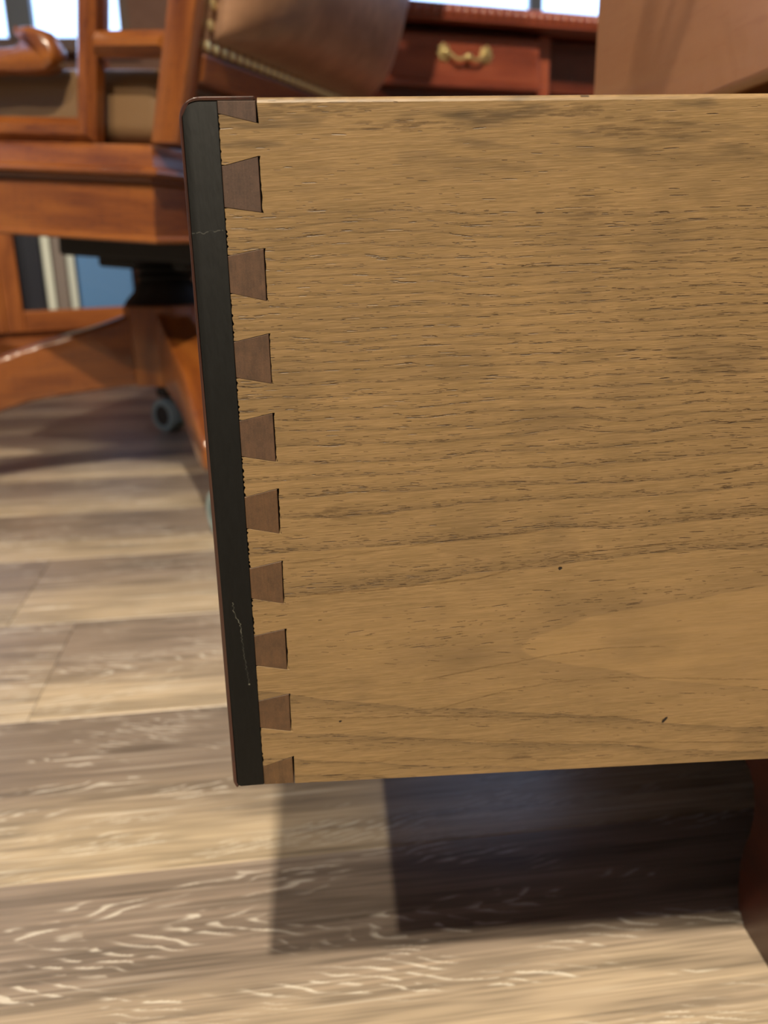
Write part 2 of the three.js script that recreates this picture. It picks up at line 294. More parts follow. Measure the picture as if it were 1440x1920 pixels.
// ---------------------------------------------------------------- the room
const ROOM = { x0: -2.7, x1: 3.0, z0: -3.4, z1: 3.0, t: 0.12 };
const floor = struct('floor');
part(floor, 'subfloor', new THREE.BoxGeometry(5.9, 0.06, 6.6).translate(0.15, -0.033, -0.2), M.wall);
{
  const L = 1.2, Wd = 0.189, T = 0.0028, c = 0.0007, ang = deg(4);
  const g = new THREE.BufferGeometry(), top = [[c, c], [L - c, c], [L - c, Wd - c], [c, Wd - c]], bot = [[0.0001, 0.0001], [L - 0.0001, 0.0001], [L - 0.0001, Wd - 0.0001], [0.0001, Wd - 0.0001]], pos = [], uv = [];
  const v = ([x, z], y) => { pos.push(x, y, -z); uv.push(x / L, z / Wd); };
  const quad = (a, ya, b, yb, d, yd, e, ye) => { v(a, ya); v(b, yb); v(d, yd); v(a, ya); v(d, yd); v(e, ye); };
  quad(top[0], 0, top[1], 0, top[2], 0, top[3], 0);
  for (let k = 0; k < 4; k++) { const m = (k + 1) % 4; quad(bot[k], -0.0007, bot[m], -0.0007, top[m], 0, top[k], 0); quad(bot[k], -T, bot[m], -T, bot[m], -0.0007, bot[k], -0.0007); }
  g.setAttribute('position', new THREE.BufferAttribute(new Float32Array(pos), 3)); g.setAttribute('uv', new THREE.BufferAttribute(new Float32Array(uv), 2)); g.computeVertexNormals();
  // along d (rightwards, away) and n (towards the camera); joints of the two nearest rows lie at n = -0.167 and -0.356
  const starts = { 0: -0.75, '-1': -0.62, '-2': -0.208, '-3': -0.275, '-4': -0.9, '-5': -0.1 };
  const kinds = { 0: [0, 2], '-1': [2, 0], '-2': [3, 1], '-3': [1, 4], '-4': [5, 0] };
  for (let r = -18; r <= 16; r++) {
    const n0 = -0.167 + 0.189 * r, s0 = starts[r] ?? ((Math.abs(r * 0.4173) % 1.2) - 1.2);
    for (let k = -4; k <= 4; k++) {
      const d0 = s0 + 1.2 * k, cd = d0 + 0.6, cn = n0 + 0.0945, X = cd * Math.cos(ang) + cn * Math.sin(ang), Z = -cd * Math.sin(ang) + cn * Math.cos(ang);
      if (X < ROOM.x0 - 0.55 || X > ROOM.x1 + 0.55 || Z < ROOM.z0 - 0.05 || Z > ROOM.z1 + 0.05) continue;
      const flip = kinds[r] ? false : rnd() < 0.5, mt = M.planks[kinds[r] ? kinds[r][((k % 2) + 2) % 2] : Math.floor(rnd() * 6)];
      const m = part(floor, 'plank', g, mt);
      // plank local: x along, -z across (away from the camera)
      if (!flip) m.position.set(d0 * Math.cos(ang) + (n0 + 0.189) * Math.sin(ang), 0, -d0 * Math.sin(ang) + (n0 + 0.189) * Math.cos(ang)), m.rotation.y = ang;
      else { const dd = d0 + 1.2; m.position.set(dd * Math.cos(ang) + n0 * Math.sin(ang), 0, -dd * Math.sin(ang) + n0 * Math.cos(ang)); m.rotation.y = ang + Math.PI; }
    }
  }
}
const wallBox = (parent, name, x0, x1, y0, y1, z0, z1, m) => part(parent, name, box(x0, x1, y0, y1, z0, z1, 0), m);
const SILL = 1.075, HEAD = 2.46, LEFT = [-0.95, -0.15], ADDED_RIGHT = [-3.2, -1.6], WINS = [[-2.35, -0.70, [-1.72, -1.113, -0.83], [0.05, 0.095, 0.05]], [0.30, 2.5, [0.86, 1.62], [0.05, 0.05]]];  // the right-wall window is unseen, added to light the leather back blue
{
  const wb = struct('wall_back'), { x0, x1, z0, t } = ROOM;
  wallBox(wb, 'panel', x0 - t, x1 + t, -0.06, SILL, z0 - t, z0, M.wall);
  wallBox(wb, 'panel', x0 - t, x1 + t, HEAD, CEILING, z0 - t, z0, M.wall);
  for (const [a, b] of [[x0 - t, -2.35], [-0.70, 0.30], [2.5, x1 + t]]) wallBox(wb, 'panel', a, b, SILL, HEAD, z0 - t, z0, M.wall);
  for (const [name, k, xa, xb, la, lb] of [['wall_left', 3, x0 - t, x0, ...LEFT], ['wall_right', 4, x1, x1 + t, ...ADDED_RIGHT]]) {
    const wl = struct(name), w3 = struct(`window_${k}`), xf = (xa + xb) / 2 - 0.025, m3 = (la + lb) / 2;
    for (const [y0, y1, za, zb] of [[-0.06, SILL, z0, ROOM.z1], [HEAD, CEILING, z0, ROOM.z1], [SILL, HEAD, z0, la], [SILL, HEAD, lb, ROOM.z1]]) wallBox(wl, 'panel', xa, xb, y0, y1, za, zb, M.wallLight);
    part(w3, 'frame', [box(xf, xf + 0.05, SILL, SILL + 0.04, la, lb, 0.004), box(xf, xf + 0.05, HEAD - 0.04, HEAD, la, lb, 0.004), box(xf, xf + 0.05, SILL + 0.04, HEAD - 0.04, la, la + 0.04, 0.004), box(xf, xf + 0.05, SILL + 0.04, HEAD - 0.04, lb - 0.04, lb, 0.004)], M.frame);
    part(w3, 'mullion', box(xf, xf + 0.05, SILL + 0.04, HEAD - 0.04, m3 - 0.025, m3 + 0.025, 0.004), M.mullion);
    for (const [a, b] of [[la + 0.04, m3 - 0.025], [m3 + 0.025, lb - 0.04]]) part(w3, 'pane', new THREE.PlaneGeometry(b - a, HEAD - SILL - 0.08).rotateY(Math.PI / 2).translate(xf + 0.025, (HEAD + SILL) / 2, (a + b) / 2), M.glass);
  }
  const wf = struct('wall_front'); wallBox(wf, 'panel', x0 - t, x1 + t, -0.06, CEILING, ROOM.z1, ROOM.z1 + t, M.wallLight);
  const ce = struct('ceiling'); wallBox(ce, 'panel', x0 - t, x1 + t, CEILING, CEILING + 0.1, z0 - t, ROOM.z1 + t, M.ceiling);
  WINS.forEach(([a, b, bars, widths], k) => {
    const w = struct(`window_${k + 1}`), zf = z0 - 0.08, f = 0.04;
    part(w, 'frame', [box(a, b, SILL, SILL + f, zf, zf + 0.05, 0.004), box(a, b, HEAD - f, HEAD, zf, zf + 0.05, 0.004), box(a, a + f, SILL + f, HEAD - f, zf, zf + 0.05, 0.004), box(b - f, b, SILL + f, HEAD - f, zf, zf + 0.05, 0.004)], M.frame);
    part(w, 'sill', box(a - 0.04, b + 0.04, SILL - 0.03, SILL, z0, z0 + 0.07, 0.006), M.frame);
    bars.forEach((x, i) => part(w, 'mullion', box(x - widths[i] / 2, x + widths[i] / 2, SILL + f, HEAD - f, zf, zf + 0.05, 0.004), M.mullion));
    const edges = [a + f, ...bars.flatMap((x, i) => [x - widths[i] / 2, x + widths[i] / 2]), b - f];
    for (let i = 0; i < edges.length; i += 2) part(w, 'pane', new THREE.PlaneGeometry(edges[i + 1] - edges[i], HEAD - SILL - 2 * f).translate((edges[i] + edges[i + 1]) / 2, (HEAD + SILL) / 2, zf + 0.025), M.glass);
  });
  const pv = struct('pavement'); part(pv, 'slab', new THREE.BoxGeometry(34, 0.1, 34).translate(-4, -0.14, -8), M.pavement);
}
LAMPS.forEach(([x, z, cd, half, size, to], k) => {
  const t = thing('ceiling_lamp', ['round recessed ceiling lamp in line with the open drawer front', 'round recessed ceiling lamp farther left than the drawer front'][k], 'lamp', [x, CEILING, z], 0, 'recessed ceiling lamps');
  part(t, 'trim', lathe([[0.045, -0.001], [0.045, -0.008], [0.06, -0.008], [0.066, -0.004], [0.066, 0]], 40), M.lampTrim);
  part(t, 'bulb', new THREE.CylinderGeometry(0.044, 0.044, 0.003, 32).translate(0, -0.0035, 0), M.lampGlow);
  const s = new THREE.SpotLight(WARM, cd, 0, deg(half), 0.6, 2); s.name = 'lamp_light'; s.position.set(x, CEILING - 0.02, z); s.target.position.set(to[0], 0, to[1]);
  s.castShadow = true; s.shadow.radius = size; s.shadow.mapSize.set(2048, 2048); s.shadow.bias = -0.0005;
  scene.add(s, s.target); s.target.name = 'lamp_target';
});

// ---------------------------------------------------------------- brass pull, face towards +z, centred
function pullParts(parent, m, scale = 1) {
  const g = sub(parent, 'handle'); g.applyMatrix4(m);
  const S = (pts) => pts.map(([x, y]) => [x * scale, y * scale]);
  for (const s of [-1, 1]) {
    const leaf = S([[0.033, 0.004], [0.037, 0.014], [0.043, 0.012], [0.047, 0.018], [0.053, 0.012], [0.058, 0.011], [0.056, 0.004], [0.061, -0.002], [0.055, -0.007], [0.054, -0.014], [0.046, -0.012], [0.041, -0.017], [0.036, -0.011], [0.031, -0.006]]).map(([x, y]) => [x * s, y]);
    part(g, 'rosette', [slab(s < 0 ? leaf.reverse() : leaf, 0, 0.005 * scale, 0.0015, 2), new THREE.SphereGeometry(0.0075 * scale, 16, 10).translate(s * 0.045 * scale, 0, 0.007 * scale)], M.brass);
  }
  const pts = []; for (let k = 0; k <= 12; k++) { const a = k / 12 * 2 - 1; pts.push([a * 0.043 * scale, (-0.010 * (1 - a * a) - 0.002 + 0.003 * Math.cos(a * 6)) * scale, (0.012 + 0.005 * (1 - a * a)) * scale]); }
  part(g, 'bail', [tube(pts, 0.0034 * scale), new THREE.SphereGeometry(0.0066 * scale, 14, 10).scale(1.3, 1, 1).translate(0, -0.008 * scale, 0.017 * scale), ...[-1, 1].map((s) => new THREE.CylinderGeometry(0.003 * scale, 0.003 * scale, 0.014 * scale, 10).rotateX(Math.PI / 2).translate(s * 0.043 * scale, 0, 0.007 * scale))], M.brass);
  return g;
}

// ---------------------------------------------------------------- the pedestal with its open drawer
const PX = 0.2326, PZ0 = -0.46, PZ1 = 0.036;
const ped = thing('drawer_pedestal', 'glossy brown drawer pedestal on bracket feet with its dovetailed lower drawer pulled open', 'pedestal', [PX, 0, -0.21]);
{
  const o = (x) => x - PX, q = (z) => z + 0.21;                                    // world to the pedestal's own axes
  const B = (x0, x1, y0, y1, z0, z1, r, gr) => box(o(x0), o(x1), y0, y1, q(z0), q(z1), r, gr);
  part(ped, 'side_panel', B(PX + 0.02, PX + 0.56, 0.0, 0.735, PZ1 - 0.02, PZ1 - 0.001, 0.002, 'y'), M.lacquer);
  part(ped, 'side_panel', B(PX + 0.02, PX + 0.56, 0.0, 0.735, PZ0 + 0.001, PZ0 + 0.02, 0.002, 'y'), M.lacquer);
  part(ped, 'back_panel', B(PX + 0.56, PX + 0.575, 0.0, 0.735, PZ0 + 0.001, PZ1 - 0.001, 0.002, 'y'), M.lacquer);
  part(ped, 'bottom_panel', B(PX + 0.02, PX + 0.56, 0.135, 0.155, PZ0 + 0.021, PZ1 - 0.021, 0.001, 'x'), M.inside);
  part(ped, 'divider_panel', B(PX + 0.02, PX + 0.56, 0.432, 0.446, PZ0 + 0.021, PZ1 - 0.021, 0.001, 'x'), M.inside);
  part(ped, 'face_panel', B(PX, PX + 0.02, 0.43, 0.735, PZ0, PZ1, 0.006, 'z'), M.lacquer);
  part(ped, 'stile', B(PX, PX + 0.02, 0.16, 0.4285, 0.006, PZ1, 0.003, 'y'), M.lacquer);
  part(ped, 'stile', B(PX, PX + 0.02, 0.16, 0.4285, PZ0, -0.432, 0.003, 'y'), M.lacquer);
  part(ped, 'top', B(PX - 0.02, PX + 0.60, 0.736, 0.762, PZ0 - 0.02, PZ1 + 0.02, 0.008, 'x'), M.lacquer);
  // front apron cut with two bracket feet; outline in z (right to left) and y, extruded along x
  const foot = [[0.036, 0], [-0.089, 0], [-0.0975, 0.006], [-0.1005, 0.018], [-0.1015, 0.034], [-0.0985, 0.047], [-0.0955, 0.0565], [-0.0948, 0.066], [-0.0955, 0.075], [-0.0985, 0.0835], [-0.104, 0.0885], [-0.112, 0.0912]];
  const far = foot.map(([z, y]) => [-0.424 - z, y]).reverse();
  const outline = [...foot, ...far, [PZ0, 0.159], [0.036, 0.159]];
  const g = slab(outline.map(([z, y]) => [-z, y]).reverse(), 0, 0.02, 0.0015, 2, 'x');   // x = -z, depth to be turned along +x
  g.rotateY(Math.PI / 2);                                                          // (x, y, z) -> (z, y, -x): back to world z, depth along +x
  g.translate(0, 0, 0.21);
  part(ped, 'bracket_foot_apron', g, M.shadedFoot);
  pullParts(ped, new THREE.Matrix4().makeTranslation(0, 0.62, 0).multiply(new THREE.Matrix4().makeRotationY(-Math.PI / 2)));

  // the drawer; its own axes are the world's, shifted
  const dr = sub(ped, 'drawer', 'pulled-out drawer of pale wood with brown dovetail pins and a charcoal front edge');
  dr.position.set(-PX, 0, 0.21);
  const Y0 = 0.1686, Y1 = 0.4001, S = 0.0254, P0 = 0.3761, XL = -0.0111;
  const pins = [];                                                                 // [left low, left high, right low, right high]
  for (let k = 0; k < 8; k++) { const c = P0 - k * S + rr(-0.0003, 0.0003); pins.push([c - 0.0058 + rr(-0.0004, 0.0004), c + 0.0053 + rr(-0.0004, 0.0004), c - 0.0080 + rr(-0.0003, 0.0003), c + 0.0077 + rr(-0.0003, 0.0003)]); }
  const top = [0.3957, Y1, 0.3931, Y1], low = [Y0, 0.1766, Y0, 0.1799];
  const all = [top, ...pins, low];
  const gap = 0.0001;
  // side outline: starts top right, runs down the dovetails on the left, then along the bottom
  const jag = (n) => rr(0, 1) < 0.45 ? rr(0, n) : 0;
  const pts = [[0.55, Y1]]; const edge = [];
  pts.push([0.0002 + gap, Y1]);
  for (let k = 0; k < all.length; k++) {
    const p = all[k], next = all[k + 1];
    if (k === all.length - 1) { pts.push([gap + 0.0004, p[3] + gap + 0.0003], [gap + 0.0002, Y0]); break; }
    if (k > 0) { pts.push([gap + 0.0004, p[3] + gap]); for (let m = 1; m < 14; m++) pts.push([gap + 0.0001 + jag(0.00028), p[3] + (p[2] - p[3]) * (m / 14)]); }
    pts.push([gap + 0.0005, p[2] - gap]);
    pts.push([XL + 0.0011, p[0] - gap - 0.0001]);
    const a = p[0] - gap, b = next[1] + gap, n = 22;                               // the tail's end, torn here and there
    for (let m = 0; m <= n; m++) pts.push([XL + 0.00012 + jag(0.00055), a - 0.0002 + (b + 0.0004 - a) * (m / n)]);
    pts.push([XL + 0.0011, next[1] + gap + 0.0001]);
    if (k < all.length - 2) pts.push([gap + 0.0001 - 0.0003, next[3] + gap]);
  }
  pts.push([0.55, Y0]);
  const clean = pts.filter((p, i) => !i || Math.hypot(p[0] - pts[i - 1][0], p[1] - pts[i - 1][1]) > 1e-5);
  const sideGeo = (z0, z1) => {
    const g = slab(clean.slice().reverse(), z0, z1, 0.00004, 1, 'x');
    const p = g.attributes.position, n = g.attributes.normal, uv = g.attributes.uv;
    for (let i = 0; i < p.count; i++) uv.setXY(i, (p.getX(i) - SIDE.x0) / SIDE.w, (p.getY(i) - SIDE.y0) / SIDE.h + (Math.abs(n.getY(i)) > 0.8 ? p.getZ(i) * 4 : 0));
    return g;
  };
  // the panel proper stops a little short of the top, which is a rounded strip of the same board
  const capR = 0.0016;
  for (const p of clean) if (p[1] > Y1 - 1e-6) p[1] = Y1 - capR;
  part(dr, 'side_panel', [sideGeo(-0.0120, 0), (() => {
    const prof = []; for (let k = 0; k <= 8; k++) { const a = (k / 8) * Math.PI / 2; prof.push([-capR + Math.cos(a) * capR, Y1 - capR + Math.sin(a) * capR]); }
    const full = [...prof, [-0.0120, Y1], [-0.0120, Y1 - capR]];
    const g = new THREE.ExtrudeGeometry(poly(full.map(([z, y]) => [-z, y]).reverse()), { depth: 0.55 - 0.0004, bevelEnabled: false, steps: 1 }).rotateY(Math.PI / 2).translate(0.0004, 0, 0);
    const h = toCreasedNormals(g, 0.7), P = h.attributes.position, uv = h.attributes.uv;
    for (let i = 0; i < P.count; i++) uv.setXY(i, (P.getX(i) - SIDE.x0) / SIDE.w, (P.getY(i) - SIDE.y0) / SIDE.h + P.getZ(i) * 4);
    return h;
  })()], M.drawerSide);
  part(dr, 'side_panel', box(gap, 0.55, Y0, Y1, -0.425, -0.413, 0.001, 'x'), M.drawerSide);
  part(dr, 'back_panel', box(0.538, 0.55, Y0 + 0.012, Y1 - 0.01, -0.4125, -0.0125, 0.001, 'z'), M.inside);
  part(dr, 'bottom_panel', box(0.0015, 0.537, Y0 + 0.010, Y0 + 0.016, -0.4125, -0.0125, 0, 'x'), M.inside);
  // front board: charcoal core with pins, dark red-brown face
  const core = new THREE.Shape();
  const xl = -0.0213; core.moveTo(XL, Y0 + 0.0002); core.lineTo(XL, Y1 - 0.0011); core.lineTo(-0.0160, Y1 - 0.0011); core.quadraticCurveTo(xl, Y1 - 0.0013, xl, Y1 - 0.0058); core.lineTo(xl, Y0 + 0.0022); core.quadraticCurveTo(xl + 0.0001, Y0 + 0.0004, -0.0195, Y0 - 0.0001); core.closePath();
  const cg = slab(core, -0.425, 0.0001, 0.0003, 2, 'y');
  { const p = cg.attributes.position, uv = cg.attributes.uv; for (let i = 0; i < p.count; i++) uv.setXY(i, (p.getX(i) + 0.0212) / 0.0102, (p.getY(i) - 0.1686) / 0.2315); }
  part(dr, 'front_edge', cg, M.edgePaint, 'charcoal painted edge of the drawer front with a thin white scratch');
  const face = new THREE.Shape();
  const xf = -0.0223; face.moveTo(xl - 0.00005, Y0 + 0.002); face.lineTo(xl - 0.00005, Y1 - 0.0059); face.quadraticCurveTo(xl - 0.0001, Y1 - 0.0010, -0.0158, Y1 - 0.0009); face.lineTo(-0.0004, Y1 - 0.0009); face.lineTo(-0.0004, Y1 + 0.0003); face.lineTo(-0.0150, Y1 + 0.0003); face.quadraticCurveTo(xf, Y1 + 0.0002, xf, Y1 - 0.0068); face.lineTo(xf, Y0 + 0.003); face.quadraticCurveTo(xf, Y0 + 0.0002, -0.0205, Y0 - 0.0002); face.quadraticCurveTo(xl - 0.0001, Y0 + 0.0006, xl - 0.00005, Y0 + 0.002);
  part(dr, 'front_face', slab(face, -0.4255, 0.0001, 0.00045, 4, 'y'), M.frontFace, 'dark red-brown lacquered face wrapped over the top corner');
  part(dr, 'front_core', box(XL + 0.0001, -0.0002, Y0 + 0.001, Y1 - 0.001, -0.4120, -0.0125, 0.0005, 'z'), M.bareWood);
  all.forEach((p, k) => {
    const e = 0.00006, sh = [[XL + 0.0001, p[0] + e], [-0.0001 + rr(-0.0002, 0.0001), p[2] + e], [-0.0001 + rr(-0.0002, 0.0001), p[3] - e], [XL + 0.0001, p[1] - e]];
    if (k === 0) { sh[2][1] = Y1 - 0.0010; sh[3][1] = Y1 - 0.0010; }
    const g = slab(sh, -0.0124, rr(-0.00012, 0.0001), 0.00015, 1, 'x'), P = g.attributes.position, uv = g.attributes.uv;
    for (let i = 0; i < P.count; i++) uv.setXY(i, P.getX(i) / 0.02 + k * 0.31, P.getY(i) / 0.02 + k * 0.17);
    part(dr, 'dovetail_pin', g, M.pins[k === 9 ? 3 : k < 2 ? 2 : k < 5 ? 0 : 1]);
  });
  const pm = pullParts(dr, new THREE.Matrix4().makeTranslation(xf, 0.285, -0.21).multiply(new THREE.Matrix4().makeRotationY(-Math.PI / 2)), 0.9);
}

// ---------------------------------------------------------------- the carved swivel chair
const CH = [-0.235, 0, -1.125];
const chair = thing('swivel_chair', 'carved reddish-brown wooden swivel chair with a padded brown leather back trimmed with brass nails', 'chair', CH);
{
  const MB = new THREE.Matrix4().makeTranslation(-0.1865 - CH[0], 0.36, -0.8162 - CH[2]).multiply(new THREE.Matrix4().makeRotationY(deg(-22))).multiply(new THREE.Matrix4().makeRotationZ(deg(-4)));
  const put = (g) => g.applyMatrix4(MB);
  const L = 0.5, W = 0.6;
  const prof = [[-0.012, 0], [0.002, 0.0004], [0.0042, 0.0025], [0.0042, 0.005], [0.0022, 0.0074], [0, 0.0082], [0, 0.064], [-0.002, 0.0662], [-0.008, 0.068], [-0.008, 0.0745], [0.008, 0.0755], [0.0135, 0.0770], [0.0145, 0.0795], [0.0135, 0.082], [0.008, 0.0845], [0.003, 0.0865], [0.0005, 0.097], [-0.0035, 0.1055], [-0.008, 0.1105], [-0.03, 0.1118]];
  part(chair, 'seat_rail', frameLoop(prof, -L, 0, -W, 0, MB), M.rosewood);
  // seat cushion
  part(chair, 'seat_cushion', put(box(-L + 0.03, -0.012, 0.1125, 0.2, -W + 0.05, -0.048, 0.024)), M.cushion, 'tan leather seat cushion');
  const shear = (s, y0) => new THREE.Matrix4().set(1, s, 0, -s * y0, 0, 1, 0, 0, 0, 0, 1, 0, 0, 0, 0, 1);
  // open fretwork arms
  const makeArm = (zc) => {
    const far = zc < -0.1 ? 0.085 : 0, a = sub(chair, 'arm'), D = 0.015, up = shear(0.07, 0.112), lean = shear(0.19, 0.113);
    const bx = (x0, x1, y0, y1, r = 0.006) => slab([[x0, y0], [x1, y0], [x1, y1], [x0, y1]], zc - D, zc + D + 0.002, 0.008, 1, x1 - x0 > y1 - y0 ? 'x' : 'y');
    part(a, 'lower_rail', put(bx(-0.47, -0.099, 0.1122, 0.139, 0.007)), M.rosewood);
    part(a, 'inner_post', put(bx(-0.1138 - far, -0.087 - far, 0.1121, 0.435).applyMatrix4(up)), M.rosewood);
    if (zc > -0.1)                                                                 // the near arm's mitred cross rail
    { const cr = [[-0.0868, 0.2034], [0.019, 0.2034], [0.0205, 0.2318], [-0.0808, 0.2318], [-0.088, 0.2255]];
    part(a, 'cross_rail', put(slab(cr, zc - D, zc + D + 0.003, 0.011, 1)), M.rosewood); }
    part(a, 'front_post', put(bx(-0.4985, -0.4715, 0.1121, 0.435).applyMatrix4(up)), M.rosewood);
    part(a, 'arm_rest', put(box(-0.50, 0.068, 0.435, 0.465, zc - 0.026, zc + 0.026, 0.012)), M.rosewood);
    const sx = (p) => -0.2045 + p * 0.000772, sy = (p) => 0.2615 - p * 0.00056;
    const hook = [[-130, 92], [-20, 86], [2, 84], [18, 82], [27, 74], [28, 64], [22, 60], [14, 57], [20, 49], [34, 44], [50, 44], [66, 51], [80, 66], [88, 84], [90, 102], [85, 118], [72, 130], [52, 135], [20, 136], [-10, 134], [-60, 140], [-130, 150]].map(([x, y]) => [sx(x), sy(y)]);
    part(a, 'scroll', put(slab(hook.reverse(), zc - D - 0.002, zc + D + 0.004, 0.009, 4)), M.rosewood);
    return a;
  };
  makeArm(-0.024); makeArm(-W + 0.024);
  // back, leaning; built upright and sheared
  const lean = shear(0.19, 0.113), bp = (g) => put(g.applyMatrix4(lean));
  for (const z of [-0.03, -W]) part(chair, 'back_post', bp(slab([[-0.004, 0.1115], [0.034, 0.1115], [0.034, 0.76], [-0.004, 0.76]], z, z + 0.03, 0.006, 2, 'y')), M.rosewood);
  part(chair, 'back_rail', bp(box(-0.002, 0.036, 0.178, 0.212, -W + 0.0302, -0.0302, 0.006, 'z')), M.rosewood, 'lower back rail under the nailed leather');
  part(chair, 'back_rail', bp(box(0.004, 0.026, 0.128, 0.160, -W + 0.0302, -0.0302, 0.004, 'z')), M.rosewood);
  part(chair, 'crest_rail', bp(box(-0.006, 0.038, 0.74, 0.80, -W - 0.005, 0.005, 0.012, 'z')), M.rosewood);
  const panel = (front) => {                                                         // padded panel bulging from the frame
    const N = 40, Mv = 44, z0 = -W + 0.045, z1 = -0.045, y0 = 0.2245, y1 = 0.728, pos = [], idx = [], uv = [];
    for (let j = 0; j <= Mv; j++) for (let i = 0; i <= N; i++) {
      const ss = (i / N) * 2 - 1, tt = (j / Mv) * 2 - 1, s = Math.sign(ss) * (1 - Math.pow(1 - Math.abs(ss), 1.9)), t = Math.sign(tt) * (1 - Math.pow(1 - Math.abs(tt), 1.9));
      const b = Math.pow(Math.max(0, 1 - Math.pow(Math.abs(s), 5)), 0.55) * Math.pow(Math.max(0, 1 - Math.pow(Math.abs(t), 8)), 0.5);
      const z = (z0 + z1) / 2 + s * (z1 - z0) / 2, y = (y0 + y1) / 2 + t * (y1 - y0) / 2;
      pos.push(front ? 0.004 - b * 0.05 : 0.0335 + b * 0.078, y, z); uv.push(z, y);
    }
    for (let j = 0; j < Mv; j++) for (let i = 0; i < N; i++) { const a = j * (N + 1) + i, b = a + 1, c = a + N + 1, d = c + 1; front ? idx.push(a, b, d, a, d, c) : idx.push(a, d, b, a, c, d); }
    const g = new THREE.BufferGeometry(); g.setAttribute('position', new THREE.Float32BufferAttribute(pos, 3)); g.setAttribute('uv', new THREE.Float32BufferAttribute(uv, 2)); g.setIndex(idx); g.computeVertexNormals();
    return g;
  };
  const lp = part(chair, 'back_panel', bp(panel(false)), M.leather, 'bulging brown leather outer back');
  part(chair, 'back_border', bp(box(0.006, 0.034, 0.2122, 0.7398, -W + 0.0302, -0.0302, 0.002, 'y')), M.leather);
  part(chair, 'back_cushion', bp(panel(true)), M.cushion);
  const nail = lathe([[0.0001, 0.0032], [0.0025, 0.0033], [0.0052, 0.0019], [0.0065, 0.0002], [0.0063, 0]], 14).rotateZ(-Math.PI / 2);
  const spots = [];
  for (let k = 0; k <= 27; k++) spots.push([0.2185, -0.036 - k * (W - 0.072) / 27]);
  for (let k = 1; k <= 24; k++) spots.push([0.2185 + k * 0.0208, -0.036], [0.2185 + k * 0.0208, -W + 0.036]);
  for (const [y, z] of spots) {
    const n = part(lp, 'nail', nail, M.brass), v = new THREE.Vector3(0.0338, y, z).applyMatrix4(lean).applyMatrix4(MB);
    n.position.copy(v); n.quaternion.setFromRotationMatrix(new THREE.Matrix4().extractRotation(MB));
  }
  // under the seat
  part(chair, 'tilt_mechanism', [put(box(-0.30, -0.06, -0.034, 0.006, -0.40, -0.20, 0.006)), put(box(-0.26, -0.10, -0.05, -0.03, -0.36, -0.24, 0.006))], M.blackMetal);
  part(chair, 'column', lathe([[0.001, 0.345], [0.045, 0.345], [0.047, 0.335], [0.04, 0.33], [0.046, 0.325], [0.039, 0.319], [0.046, 0.313], [0.04, 0.307], [0.047, 0.301], [0.05, 0.29], [0.06, 0.28], [0.066, 0.272], [0.001, 0.272]], 40), M.blackMetal, 'black ribbed column cover');
  part(chair, 'hub', slab([[-0.058, -0.036], [-0.036, -0.058], [0.036, -0.058], [0.058, -0.036], [0.058, 0.036], [0.036, 0.058], [-0.036, 0.058], [-0.058, 0.036]], 0.148, 0.2715, 0.004, 2, 'z').rotateX(-Math.PI / 2).rotateY(deg(-15)), M.rosewood);
  const profile = new THREE.Shape();
  profile.moveTo(0.050, 0.150); profile.lineTo(0.050, 0.262); profile.bezierCurveTo(0.11, 0.234, 0.20, 0.226, 0.27, 0.196); profile.bezierCurveTo(0.32, 0.172, 0.35, 0.145, 0.375, 0.132); profile.bezierCurveTo(0.387, 0.122, 0.388, 0.092, 0.372, 0.090); profile.bezierCurveTo(0.32, 0.088, 0.28, 0.122, 0.22, 0.134); profile.bezierCurveTo(0.16, 0.143, 0.10, 0.146, 0.050, 0.150);
  const legGeo = slab(profile, -0.026, 0.026, 0.006, 3, 'x', 20);
  const wheelTread = mergeGeometries([-0.011, 0.011].map((z) => lathe([[0.021, -0.008], [0.031, -0.008], [0.033, -0.005], [0.033, 0.005], [0.031, 0.008], [0.021, 0.008], [0.021, -0.008]], 36).rotateX(Math.PI / 2).translate(0, 0.033, z)));
  const wheelHub = mergeGeometries([-0.011, 0.011].map((z) => lathe([[0.001, -0.0065], [0.010, -0.0068], [0.0208, -0.0072], [0.0208, 0.0072], [0.010, 0.0068], [0.001, 0.0065]], 30).rotateX(Math.PI / 2).translate(0, 0.033, z)));
  const fork = mergeGeometries([new RoundedBoxGeometry(0.034, 0.02, 0.028, 2, 0.006).translate(-0.004, 0.078, 0), new THREE.CylinderGeometry(0.008, 0.008, 0.03, 14).translate(-0.02, 0.084, 0)].map((g) => g.index ? g.toNonIndexed() : g));
  [[72, -60, 0.0], [165, 40, 0.0], [255, -40, 0.0], [345, 10, 0.0]].forEach(([a, tw]) => {
    const th = deg(a), leg = part(chair, 'leg', legGeo, M.rosewood); leg.rotation.y = -th;
    const c = sub(chair, 'caster', 'twin-wheel caster with a grey-green tread and black hub'); c.position.set(Math.cos(th) * 0.352, 0, Math.sin(th) * 0.352); c.rotation.y = deg(tw);
    const inner = [[wheelTread, M.tread, 'tread'], [wheelHub, M.blackPlastic, 'wheel'], [fork, M.blackPlastic, 'fork']];
    for (const [g, m, n] of inner) part(c, n, g.clone().translate(0.02, 0, 0), m);
  });
}

